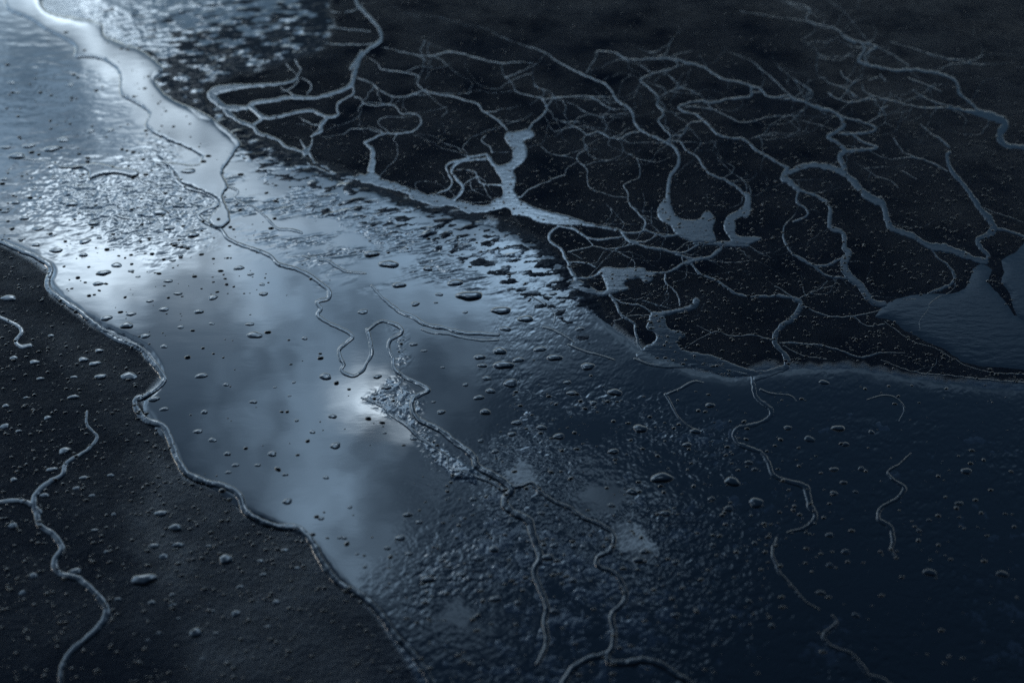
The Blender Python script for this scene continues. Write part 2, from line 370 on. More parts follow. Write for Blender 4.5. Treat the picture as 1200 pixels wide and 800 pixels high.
# ------------------------------------------------------------------ puddles
G_P = 'puddles lying on the slab'
PUDDLES = [
 ('dull blue puddle lobe at the right edge below the long channels', ' '.join('%.0f,%.0f' % q for q in pts('F', '690,285 760,250 850,235 960,228 1000,190 1005,150 1040,130 1070,150 1065,200 1110,250 1150,310 1190,330 1400,500 1400,545 1190,510 1080,505 980,480 900,430 800,380 730,330 670,310')), 5, 2, 204),
 ('flat slate blue puddle cut off by the right edge of the picture', ' '.join('%.0f,%.0f' % q for q in pts('f', '1190,390 1140,430 1080,470 1100,530 1085,580 1120,640 1140,710 1190,780 1260,800 1700,800 1700,300 1260,360')), 4, 1.5, 205),
]
WATERS = []
def film_field(body, soft, level, wob, seed, extra=None):
    Xf, Yf = grid(-300, 1500, -70, 900, 2.3); Xw, Yw = warp(Xf, Yf, wob, 26, seed)
    d = poly_sdf(Xw, Yw, spline(pts('P', body), 6, True)); sf = soft(Xf, Yf) if callable(soft) else soft
    return sampler(-300, -70, 2.3, np.where(d > 0, level * np.tanh(1.4 * d / sf), -.001))
WATERS.append(film_field(FILM, soft_main, FILM_Z, 2.5, 201))
for lab, body, sf, wob, seed in PUDDLES:
    tag(film('puddle', body, sf * 1.8, .0002, wob, seed, mat=M_CHANNEL, extra=lambda Xf, Yf, wx, wy, d: .001 * smooth(d, 0, 12) * (.045 * fbm(wx * 50 + wy * 40, wy * 150 - wx * 60, 4, 401) * (.3 + smooth(fbm(wx * 20, wy * 20, 2, 402), -.2, .4)))), lab, 'puddle', G_P)
    WATERS.append(film_field(body, sf, .00024, wob, seed))

# ------------------------------------------------------------------ running water
def islands(F, one):
    """the connected pieces of a face set, crumbs dropped, largest first"""
    used, inv = np.unique(F, return_inverse=True); f = inv.reshape(F.shape); lab = np.arange(len(used))
    while True:
        mn = lab[f].min(1); new = lab.copy(); np.minimum.at(new, f.ravel(), np.repeat(mn, f.shape[1])); new = new[new]
        if (new == lab).all(): break
        lab = new
    fl = lab[f[:, 0]]; ids, cnt = np.unique(fl, return_counts=True); order = np.argsort(-cnt)
    keep = [F[fl == ids[k]] for k in order if cnt[k] >= max(16, .02 * len(F))] or [F[fl == ids[order[0]]]]
    return keep[:1] if one else keep
def inside(P, x, y): return poly_sdf(np.array([x]), np.array([y]), pts('P', P))[0] > 0
def body(name, label, cat, prims, group=None, step=.62, mat=None, seed=300, H=.00010, K=.21, twigs=0, shore=False):
    """prims: (part name, 'flat' | 'ridge' | 'pool', tile, points, widths). One height field, one mesh per piece."""
    S = []
    for (part, kind, tile, s, ws) in prims:
        p = pts(tile, s)
        if kind == 'pool': q = spline(p, 2.0, True); S.append((part, kind, q, None)); continue
        q = spline(p, 2.0); n = len(q); ws = ws if isinstance(ws, (list, tuple)) else [ws]
        seg = np.concatenate([[0], np.cumsum(np.hypot(*np.diff(q, axis=0).T))]); t = seg / max(seg[-1], 1e-6)
        hw = np.interp(t, np.linspace(0, 1, len(ws)), ws) / 2
        if kind == 'flat': hw = hw * np.interp(hw, [0, 1.5, 3, 4.5], [.55, .62, .74, .95]) * (.6 + .4 * smooth(q[:, 1], 10, 130))
        sd_ = seed + 7 * len(S)
        amp = np.where(kind == 'flat', 1.0, np.minimum(.6, hw * .25))
        fade = np.minimum(1, np.minimum(seg, seg[-1] - seg) / 6)
        q = q + np.stack([fbm(q[:, 0] / 9, q[:, 1] / 9, 3, sd_) * 1.5 * amp, fbm(q[:, 0] / 9, q[:, 1] / 9, 3, sd_ + 40) * 1.1 * amp], 1) * fade[:, None]
        hw = hw * (1 + (.5 if kind == 'flat' else .3) * fbm(seg / 11, seg * 0 + sd_, 3, sd_ + 3))
        S.append((part, kind, q, hw))
    r_ = np.random.default_rng(seed + 9); src = [q for p_, k_, q, h in S if h is not None and len(q) > 14]; made = 0; tries = 0
    while made < twigs and tries < 600:                       # hair-fine side threads
        tries += 1; q = src[r_.integers(len(src))]; i = r_.integers(3, len(q) - 3); p = q[i].copy()
        a = math.atan2(*(q[i + 2] - q[i - 2])[::-1]) + r_.choice([-1, 1]) * r_.uniform(.45, 1.0); n = int(r_.uniform(18, 66)); path = [p.copy()]
        for _ in range(n):
            a += r_.normal(0, .22); p = p + 2.0 * np.array([math.cos(a), .6 * math.sin(a)]); path.append(p.copy())
        if not inside(Z_DELTA, *path[-1]) or not inside(Z_DELTA, *path[n // 2]): continue
        path = np.array(path); t = np.linspace(0, 1, len(path)); S.append(('branch', 'flat', path, (.5 - .36 * t) * r_.uniform(.7, 1.1) * (1 + .4 * fbm(t * 9, t * 0 + made, 2, seed)))); made += 1
    allp = np.vstack([q for _, _, q, _ in S]); x0, y0 = np.maximum(allp.min(0) - 12, (-120, -60)); x1, y1 = np.minimum(allp.max(0) + 12, (1320, 890))
    Xb, Yb = grid(x0, x1, y0, y1, step); wx, wy, sc_ = to_ground(Xb, Yb)
    base = np.maximum(water_at(Xb, Yb) + .00012 * smooth(Yb, 470, 560) * smooth(Xb, 430, 520), ground_low(Xb, Yb))
    if shore:                                                  # the bead stands on the lip of the film, not on its slope
        for ax in (-5, 0, 5):
            for ay in (-4, 0, 4): base = np.maximum(base, water_at(Xb + ax, Yb + ay))
    z = np.full(Xb.shape, -1.0); pid = np.full(Xb.shape, -1, int)
    jit = .55 * fbm(Xb / 5.0, Yb / 4.0, 3, seed + 1) + .25 * vnoise(Xb / 1.8, Yb / 1.6, seed + 2)
    for k, (part, kind, q, hw) in enumerate(S):
        if kind == 'pool':
            lo = np.floor((q.min(0) - 6 - (x0, y0)) / step).astype(int).clip(0); hi = np.ceil((q.max(0) + 6 - (x0, y0)) / step).astype(int) + 1
            sl = np.s_[lo[1]:hi[1], lo[0]:hi[0]]
            if Xb[sl].size == 0: continue
            s = poly_sdf(*warp(Xb[sl], Yb[sl], 1.0, 10, seed + k), q) + jit[sl]
            zz = np.where(s > 0, H * np.tanh(1.2 * s / 1.6), .0005 * s); zz[s < -4] = -1
            up = zz > z[sl]; z[sl][up] = zz[up]; pid[sl][up] = k; continue
        ks = K * (.8 + .7 * fbm(np.arange(len(q)) / 9.0, np.full(len(q), seed + .5), 2, seed))
        for i in range(len(q) - 1):
            (ax, ay), (bx, by) = q[i], q[i + 1]; hm = max(hw[i], hw[i + 1], .3)
            i0 = int((min(ax, bx) - hm - 5 - x0) / step); i1 = int((max(ax, bx) + hm + 5 - x0) / step) + 2
            j0 = int((min(ay, by) - hm - 5 - y0) / step); j1 = int((max(ay, by) + hm + 5 - y0) / step) + 2
            sl = np.s_[max(j0, 0):max(j1, 0), max(i0, 0):max(i1, 0)]
            if Xb[sl].size == 0: continue
            ex, ey = bx - ax, by - ay; l2 = ex * ex + ey * ey + 1e-9
            t = np.clip(((Xb[sl] - ax) * ex + (Yb[sl] - ay) * ey) / l2, 0, 1)
            d = np.hypot(Xb[sl] - ax - t * ex, Yb[sl] - ay - t * ey); h = np.maximum(hw[i] + (hw[i + 1] - hw[i]) * t, .25)
            jj = jit[sl] * np.minimum(1, h / 2.0) * (1 if kind == 'flat' else .45)
            s = h - d + jj
            if kind == 'flat': zz = np.where(s > 0, H * np.tanh(1.2 * s / np.minimum(1.6, h)) * np.minimum(1, .4 + h / 4), .0005 * s)
            else:
                r = np.clip(1 - s / h, 0, None)
                kk = ks[i] + (ks[i + 1] - ks[i]) * t; zz = np.where(s > 0, kk * h * sc_[sl] * np.clip(1 - r ** 2.6, 0, 1) ** .7, .0006 * s)
            zz[s < -4] = -1
            up = zz > z[sl]; z[sl][up] = zz[up]; pid[sl][up] = k
    valid = z > -.5; zf = np.where(valid, z, -.0012) + base
    Vb = np.stack([wx, wy, zf], -1); nn = grid_normals(Vb).reshape(-1, 3); Vb = Vb.reshape(-1, 3)
    F = grid_faces(*Xb.shape); fz = np.where(valid, z, -1).ravel()[F]; ok = (fz.min(1) > -.5) & (fz.max(1) > -.00045)
    F = F[ok]; fp = pid.ravel()[F[:, 0]]
    root = None
    if len(S) > 1:
        root = bpy.data.objects.new(name, None); C.objects.link(root); root.empty_display_size = .02
        cx, cy, _ = to_ground(*S[0][2][len(S[0][2]) // 2]); root.location = (cx, cy, 0); root.rotation_euler = (0, 0, 0)
    for k, (part, kind, q, hw) in enumerate(S):
        Fk = F[fp == k]
        if len(Fk) == 0: continue
        for Fi in islands(Fk, root is None):
            used, inv = np.unique(Fi, return_inverse=True); Vk = Vb[used].copy()
            if root: Vk = Vk - np.array(root.location)
            o_ = mesh_obj(part if root else name, Vk, inv.reshape(Fi.shape), mat or M_RIV, parent=root, normals=nn[used])
        if not root: root = o_; break
    tag(root, label, cat, group)
    RUNS.append((sampler(x0, y0, step, np.where(valid, zf, -.001))))
    return root
def blur(a, n):
    for ax in (0, 1):
        c = np.cumsum(np.pad(a, [(n + 1, n) if k == ax else (0, 0) for k in (0, 1)], mode='edge'), axis=ax)
        a = (np.take(c, range(2 * n + 1, c.shape[ax]), ax) - np.take(c, range(0, c.shape[ax] - 2 * n - 1), ax)) / (2 * n + 1)
    return a
ground_low = sampler(-300, -70, 1.15, blur(blur(Z, 5), 5))
RUNS = []
G_R = 'rivulets trailing over the slab'; G_N = 'branching channels on the black stone'
body('stream', 'bright white stream winding in from the top left corner', 'stream', [
 ('pool', 'pool', 'A', '20,-60 20,30 60,55 110,75 150,105 200,130 255,165 262,205 300,205 360,215 410,255 415,320 440,348 480,370 515,400 505,440 540,470 600,500 650,520 695,545 720,560 780,540 830,515 835,490 800,460 750,420 690,385 610,350 560,315 540,280 570,245 550,220 490,175 420,150 365,125 350,85 280,65 190,50 150,25 140,-60', 0),
 ('pool', 'pool', 'A', '790,480 720,520 700,548 690,572 640,572 555,565 600,595 630,640 690,665 750,695 762,715 745,735 720,770 760,800 800,770 790,720 775,690 790,650 775,600 800,560 825,510', 0)], mat=M_FILM, H=.0007, seed=310)
body('splash', 'pale winged splash lying on the water near the left edge', 'splash', [
 ('pool', 'pool', 'j', '290,325 350,340 450,325 520,320 620,345 700,350 730,380 690,395 600,380 520,390 470,405 460,370 430,352 330,350', 0),
 ('trail', 'ridge', 'j', '690,392 750,420 780,440 760,465 830,485', [3, 3.5, 2.5]), ('trail', 'ridge', 'j', '770,420 850,480 860,510 840,545', [2.5, 3]),
 ('trail', 'ridge', 'j', '300,330 230,310 150,300 40,290', [3, 2.5, 1.5])], H=.0007, seed=320)
body('squiggle', 'short black squiggle of water below the pale winged splash', 'rivulet', [('w', 'ridge', 'j', '610,590 640,602 700,610 740,615 720,650', [3, 4, 3])], G_R, seed=325)
body('rivulet', 'long raised rivulet edging the mirror water from left edge to bottom', 'rivulet', [
 ('w', 'ridge', 'P', '-60,262 -20,276 0,283.5 20,292 44,302 59,314 56,327 56,338 71,351 94,366 111,381 135,397 162,408 175,422 186,434 192,447 176,461 159,469 162,483 172,493 191,500 199,515 206,535 211,544 219,555 240,565 267,572 282,584 287,599 304,611 327,618 348,619 364,633 373,651 385,671 400,686 420,696 437,710 451,727 464,747 481,764 494,781 505,800 516,830', [5, 6, 6, 7, 8, 8, 8, 8, 8])], G_R, seed=330, K=.25, shore=True)
body('rivulet', 'forked rivulet wandering down the dark grainy stone at lower left', 'rivulet', [
 ('channel', 'ridge', 'P', '102,482 102,498 114,512 104,526 97,531 78,543 74,556 57,566 42,580 40,592 43,602 47,616 64,628 72.5,643 64,658 69,672 91,678 108,692 120,705 125,717 118,732 101,749 84,763 73,780 71,800 71,830', [3, 5, 7, 8, 8, 9, 8, 7, 6]),
 ('branch', 'ridge', 'P', '-30,592 0,589 20,587 36,591 46,600', [6, 7, 8])], G_R, seed=340, K=.25)
body('rivulet', 'short hooked rivulet on the dark stone at the left edge', 'rivulet', [('w', 'ridge', 'D', '-40,300 0,318 60,345 75,370 55,400 75,420 105,415', [6, 5, 5, 6])], G_R, seed=345)
body('rivulet', 'looping raised rivulet from the bright stream down across the mirror water', 'rivulet', [
 ('w', 'ridge', 'P', '184,192 199,196 205,210 220,221 238,226 252,234 254,241 238,248 232,253 241,262 259,270 268,281 283,288 301,294 317,301 326,310 346,316 362,323 378,335 385,341 385,350 372,355 376,363 372,370 384,379 402,387 413,395 408,401 398,410 398,419 403,428 400,435 413,441.5 424,436 430,426 435.5,415 434,401 430,387', [4, 5, 5, 5, 5.5, 6, 5, 5, 5, 5])], G_R, seed=350, K=.21)
body('rivulet', 'long rivulet down the right side of the rough tongue, forking below', 'rivulet', [
 ('channel', 'ridge', 'P', '430,389 445,378 456,379 467,383 471,391 458,399 455,408 460,421 462.5,433 476,444 492,451 501.5,458 491,464 484,469 483,480 490,492 506,500 519,507.5 533,519 546,528 555,537 560,548 580,559 593,568 599,575 592,584 592,593 602,602 619,611 624.5,628 631,646 633,656 626,668 629.5,682 638,702 641,714 638,729 641,746 638,763 630,778', [3.5, 5, 5, 5, 6, 7, 7, 8, 9, 9, 9, 7, 6, 6, 5]),
 ('branch', 'ridge', 'P', '599,572 612,570 623,567 633,577 650,589 667,596 683.5,608 704,616 719,628 715.5,645 700,655 702,665 721,673 732,692 732,705 717,721 719,736 719,753 712,766 690,773 673,783 660,802 650,830', [4, 4, 5, 5, 5, 5, 6, 6, 7, 8, 8]),
 ('branch', 'ridge', 'P', '712,767 714,777 734,778 754,775 775,780 791,791 806,800 830,822', [6, 9, 8, 8, 7]),
 ('branch', 'ridge', 'k', '480,380 550,420 560,480 640,510 720,540 790,565 840,600', [2, 3, 3.5, 4, 5])], G_R, seed=360, K=.26)
body('rivulet', 'ragged thin rivulet along the left side of the rough tongue', 'rivulet', [
 ('w', 'ridge', 'k', '105,120 160,140 220,170 250,205 290,230 350,270 390,310 440,350 490,380', [2.5, 3.5, 4, 5, 5, 3])], G_R, seed=370)
body('rivulet', 'ragged raised rivulet above the tongue, ending among the big drops', 'rivulet', [
 ('w', 'ridge', 'h', '380,160 430,215 480,260 530,295 600,325 660,360 760,380 860,405 960,410 1040,415', [3, 5, 6, 5, 5, 4]),
 ('branch', 'ridge', 'h', '640,385 700,405 780,410 860,430 960,445 1040,440', [3, 4, 3, 3])], G_R, seed=380)
body('rivulet', 'broken thin rivulet running down beside the lower bright stream', 'rivulet', [
 ('channel', 'ridge', 'g', '340,265 400,270 440,290 420,325 460,350 520,370 580,420 620,460 650,485 720,490 770,505', [3, 3.5, 3, 3, 4, 4]),
 ('channel', 'ridge', 'h', '20,5 100,20 150,30 200,60 250,85 350,95', [2.5, 4, 4, 2.5])], G_R, seed=390)
body('rivulet', 'thin dark trickle curving into the channel mouth right of centre', 'rivulet', [('w', 'ridge', 'l', '460,5 540,35 650,45 770,35 860,35 940,60 1040,85', [3, 4, 4.5, 4, 4])], G_R, seed=400)
body('rivulet', 'Y shaped broken trickle on the wrinkled stone right of centre', 'rivulet', [
 ('branch', 'ridge', 'l', '620,195 700,160 770,125 820,130', [3, 3, 4, 2]), ('branch', 'ridge', 'l', '620,190 650,240 680,300 730,350 790,380', [3.5, 3, 2.5, 2])], G_R, seed=410)
body('rivulet', 'two piece dark trickle along the lower edge of the broad blue puddle', 'rivulet', [
 ('piece', 'ridge', 'i', '370,215 450,265 490,300 485,350 ', [2, 2, 1.5]), ('piece', 'ridge', 'i', '430,375 480,390 540,420 590,455', [2.5, 3, 2]), ('piece', 'ridge', 'i', '560,465 640,500 720,520 800,545', [2.5, 3, 2])], G_R, seed=420)
body('rivulet', 'flat winding rivulet leaving the channel mouth down the lower right', 'rivulet', [
 ('channel', 'flat', 'P', '881,440 884,461 891,471 903,481 901,491 884,498 866,502 859,511 866,521.5 884,528 893,532 900,543 908,559 925,565.5 942,570.5 947,581 948.5,594 955,603 952,613 938,621 923,624.5', [6, 7, 6, 6, 6, 6, 8, 7, 3]),
 ('channel', 'flat', 'P', '910,631 905,645 908,658 916,675 930,690 945,707 959,714', [2.5, 5, 3.5, 3]),
 ('channel', 'flat', 'P', '975,722 980,731 965,746 975,759 996,766 1009,780 1019,793 1036,800 1050,815', [3, 6, 5, 5, 8, 10])], G_R, seed=430)
body('rivulet', 'faint dark rivulet at lower right, alone on the smooth stone', 'rivulet', [('w', 'flat', 'P', '1067,532 1053,545 1040,555 1053,567 1060,574 1050,586 1034.5,594 1029.5,609 1043,619 1046,635 1045,646 1051,656', [2, 3, 4, 6, 5, 5, 7, 6, 2])], G_R, seed=440)
body('rivulet', 'broken hook of water on the dark puddle at right', 'rivulet', [
 ('piece', 'ridge', 'F', '640,605 700,590 740,600 770,635 750,680', [1.5, 2.5, 2, 2.5, 1.5])], G_R, seed=450)
body('rivulet', 'short curved thread beside the flat winding rivulet near its top', 'rivulet', [('w', 'ridge', 'F', '270,570 310,585 370,590 395,610', [3, 2.5, 2])], G_R, seed=455)
body('channel_network', 'braided silvery channels with dark islands at upper left centre', 'water channels', [
 ('channel', 'flat', 'P', '424,-30 417,0 430,17 444,34 446,48 437,54 420,68 411,81 424,60', [6, 7, 7, 6, 5]),
 ('channel', 'flat', 'P', '426,62 417,80 410,100 392,109 374,114 356,115 338,114 320,118 298,121 289,127', [5, 7, 6, 5, 6, 6, 6]),
 ('channel', 'flat', 'a', '500,20 530,75 545,100 510,150 440,170 300,180 180,190 110,205 75,225 110,265 160,295 260,295', [2, 2.5, 4, 5, 6, 8, 10, 9, 8, 7]),
 ('channel', 'flat', 'a', '150,310 220,365 290,390 330,430 420,460 470,500 560,525', [7, 6, 6, 5, 5]),
 ('channel', 'flat', 'a', '280,290 350,345 430,340 520,320 600,310 660,335 680,345 740,330 735,280 790,240 820,220 815,170', [7, 6, 5, 5, 5, 3, 4]),
 ('channel', 'flat', 'a', '290,390 350,345', 5), ('channel', 'flat', 'a', '680,350 650,385 650,410 600,445', [5, 7, 4]), ('channel', 'flat', 'a', '540,460 575,515', [2, 5]),
 ('channel', 'flat', 'a', '605,460 600,490 570,525', [2.5, 4, 8]), ('channel', 'flat', 'a', '590,530 610,575 680,610 740,645 830,660', [4, 4, 4, 5]), ('channel', 'flat', 'a', '560,545 590,590 680,630 760,660 830,665', [3, 3, 3, 4]),
 ('channel', 'flat', 'a', '545,140 590,160 600,190 575,225', [2, 2.5, 2]), ('channel', 'flat', 'a', '440,190 480,215 520,235', [2, 2, 3]), ('channel', 'flat', 'a', '540,345 600,380 640,385', [1.5, 2.5, 3]),
 ('branch', 'flat', 'B', '-60,150 0,155 80,155 120,150', [1.5, 2.5, 2]), ('branch', 'flat', 'B', '-60,85 0,100 60,105 100,110', [1.5, 2.5, 2.5]), ('branch', 'flat', 'B', '-40,40 10,45 60,30 75,10', [1.5, 2, 2]), ('branch', 'flat', 'P', '335,75 350,95 330,108', [1, 2, 1.5])], G_N, seed=500, mat=M_CHANNEL,H=.00013)
body('channel_network', 'branching channels feeding a tall pool shaped like a boot, centre top', 'water channels', [
 ('pool', 'pool', 'b', '470,150 500,155 570,140 605,165 595,185 550,200 560,225 570,250 560,300 500,350 505,380 510,420 500,450 525,500 560,520 620,550 700,570 830,605 870,625 900,640 860,645 760,640 700,640 620,625 580,600 490,590 485,565 450,550 420,560 350,575 280,575 220,545 190,520 250,520 320,535 370,530 400,500 440,490 435,430 430,400 400,350 355,290 360,265 390,300 410,325 470,315 490,290 490,250 470,220 450,180', 0),
 ('channel', 'flat', 'a', '850,660 930,680 1000,695 1080,720 1150,750 1200,770 1260,785', [10, 10, 9, 10, 11]), ('channel', 'flat', 'P', '508,231 520,234 535,240 550,248', [9, 8, 8]),
 ('pool', 'pool', 'a', '820,660 870,650 905,628 945,640 965,670 930,690 860,680', 0),
 ('branch', 'flat', 'a', '1165,340 1170,375 1130,415 1050,430 980,430 900,465 875,480 915,510 920,560 910,620', [2.5, 3, 3, 3, 4, 7, 9]),
 ('branch', 'flat', 'a', '1165,340 1130,325 1070,325 1040,290 1010,275 940,285 880,275 860,250 825,240', [2.5, 2, 2.2, 2, 2.5]),
 ('branch', 'flat', 'a', '1010,275 1022,250 1018,235', 1.3), ('branch', 'flat', 'a', '905,408 940,420 985,432', 1.6),
 ('branch', 'flat', 'a', '840,140 910,165 950,200 1020,235 1090,235 1150,215 1200,200', [2.5, 2.5, 2.2, 1.8]),
 ('branch', 'flat', 'B', '75,195 95,200 125,220 140,240 200,250 270,265 265,290 290,315 350,330 420,345 480,365 490,385 540,415 575,450', [2, 2.2, 2.2, 2.2, 2.5, 2.8, 3.2]),
 ('branch', 'flat', 'b', '220,530 100,525 30,505 -30,490', [8, 9, 9]), ('branch', 'flat', 'b', '360,270 300,280 220,300 150,325 155,370 175,420 150,455 80,480 10,495', [4, 4, 3.5, 4]),
 ('branch', 'flat', 'b', '350,295 280,300 210,315 175,345 185,380 220,420 235,440 220,475 180,510', [5, 4, 5, 5, 6]), ('branch', 'flat', 'b', '200,350 290,360 305,385 260,410 235,435', 2.4),
 ('branch', 'flat', 'b', '305,385 340,425 430,430', [2.5, 3, 4]), ('branch', 'flat', 'b', '305,380 350,410', 1.5), ('branch', 'flat', 'b', '350,175 330,200 370,230 385,260', [2, 2, 3]), ('branch', 'flat', 'b', '390,260 480,260', 1.2),
 ('branch', 'flat', 'B', '140,165 170,170 230,185 310,195 370,180 430,190 500,210 560,220 620,215 680,222', [1.5, 2.5, 2.5, 2.2, 1.2]),
 ('branch', 'flat', 'B', '560,220 560,260 595,290 610,320 690,340 715,345 735,340 800,335 870,335 950,338', [1.2, 1.8, 2.2, 1.8, 1.5]), ('branch', 'flat', 'B', '690,335 715,370 700,400 665,430 650,450', [2, 3, 3.5]), ('branch', 'flat', 'B', '735,342 715,370', 2.5),
 ('branch', 'flat', 'B', '670,230 670,290 735,335', 1.1), ('branch', 'flat', 'B', '735,340 800,360 850,390 900,405 980,410', [1, 1.5, 1]), ('branch', 'flat', 'B', '870,335 930,375 1005,380', 1.6), ('branch', 'flat', 'B', '275,135 340,165 370,180', 1.2),
 ('branch', 'flat', 'b', '830,310 775,345 760,375 700,400 620,435 570,460 540,495 515,490', [1.2, 2, 2.2, 3])], G_N, seed=520, mat=M_CHANNEL, twigs=42)
body('channel_network', 'long thin channel crossing the black stone to a pool with two horns', 'water channels', [
 ('channel', 'flat', 'B', '150,-20 150,5 190,30 260,55 340,60 420,85 500,100 560,130 640,160 700,180 760,220 840,260 920,295 960,350 1010,385 1020,430 1060,465 1130,495 1165,525 1170,570 1140,620 1132,700', [1, 1.3, 1.5, 1.5, 1.8, 2.2, 2.8, 3.2, 4, 4, 4.5, 5.5, 7]),
 ('pool', 'pool', 'c', '700,-30 735,-30 750,30 790,70 840,80 890,70 910,40 935,30 960,60 970,90 955,130 975,170 960,200 880,200 830,190 760,150 740,115 690,85 665,40 680,0', 0),
 ('branch', 'flat', 'b', '710,155 760,140 820,130 880,165 940,155 1000,185 1060,185 1100,160 1150,155', [1.3, 1.8, 2.5, 2.5, 2.5]), ('branch', 'flat', 'b', '700,80 750,100 820,130', 1.2), ('branch', 'flat', 'b', '680,120 710,155', 1),
 ('branch', 'flat', 'b', '880,165 860,195 880,240 835,270 830,300 880,350 880,390 890,440 950,470 1030,490 1090,495', [1.5, 2, 2, 2, 1.8]), ('branch', 'flat', 'b', '640,230 700,270 770,280 830,295', 1.4), ('branch', 'flat', 'b', '880,240 930,245 950,265', 1),
 ('branch', 'flat', 'b', '1080,260 1130,290 1155,330 1150,390 1110,410 1070,435 1090,470 1100,530 1150,580 1185,620 1175,660', [1.3, 1.8, 2, 3, 4]), ('branch', 'flat', 'b', '980,530 1030,580 1070,630 1060,660', [1, 1.5]), ('branch', 'flat', 'b', '1170,470 1180,520 1170,580', 1),
 ('branch', 'flat', 'd', '330,235 390,205 470,175', 1.5), ('branch', 'flat', 'd', '-10,10 0,0 100,10 150,40 260,42 350,38 420,50 480,65 560,85', [2, 2.5, 3, 3.2, 3.5]), ('branch', 'flat', 'd', '-60,115 -30,70 0,10', [2, 2.2]),
 ('branch', 'flat', 'd', '380,40 420,15 490,0', 1.8), ('branch', 'flat', 'd', '210,-20 240,-5 350,35', 1.5), ('branch', 'flat', 'd', '400,45 420,75 340,105 270,125 225,150 265,190 315,235 310,280 345,325 320,360 340,400 385,440 360,470', [2.5, 2.5, 2.8, 3.2, 3]), ('branch', 'flat', 'd', '420,75 480,70', 1.8),
 ('branch', 'flat', 'd', '370,470 430,470 460,515 520,550 550,600 600,645 680,680 740,720 780,755', [2.5, 3, 3.5, 4.5, 5]), ('branch', 'flat', 'd', '550,365 480,375 460,410 440,435 390,440', 2.2), ('branch', 'flat', 'd', '400,330 470,375', 1.2), ('branch', 'flat', 'd', '510,520 600,520 640,575 700,630 770,680 800,735 790,755', [0.8, 1.5, 1.7]), ('branch', 'flat', 'd', '600,520 620,470', 1)], G_N, seed=540, mat=M_CHANNEL, twigs=44)
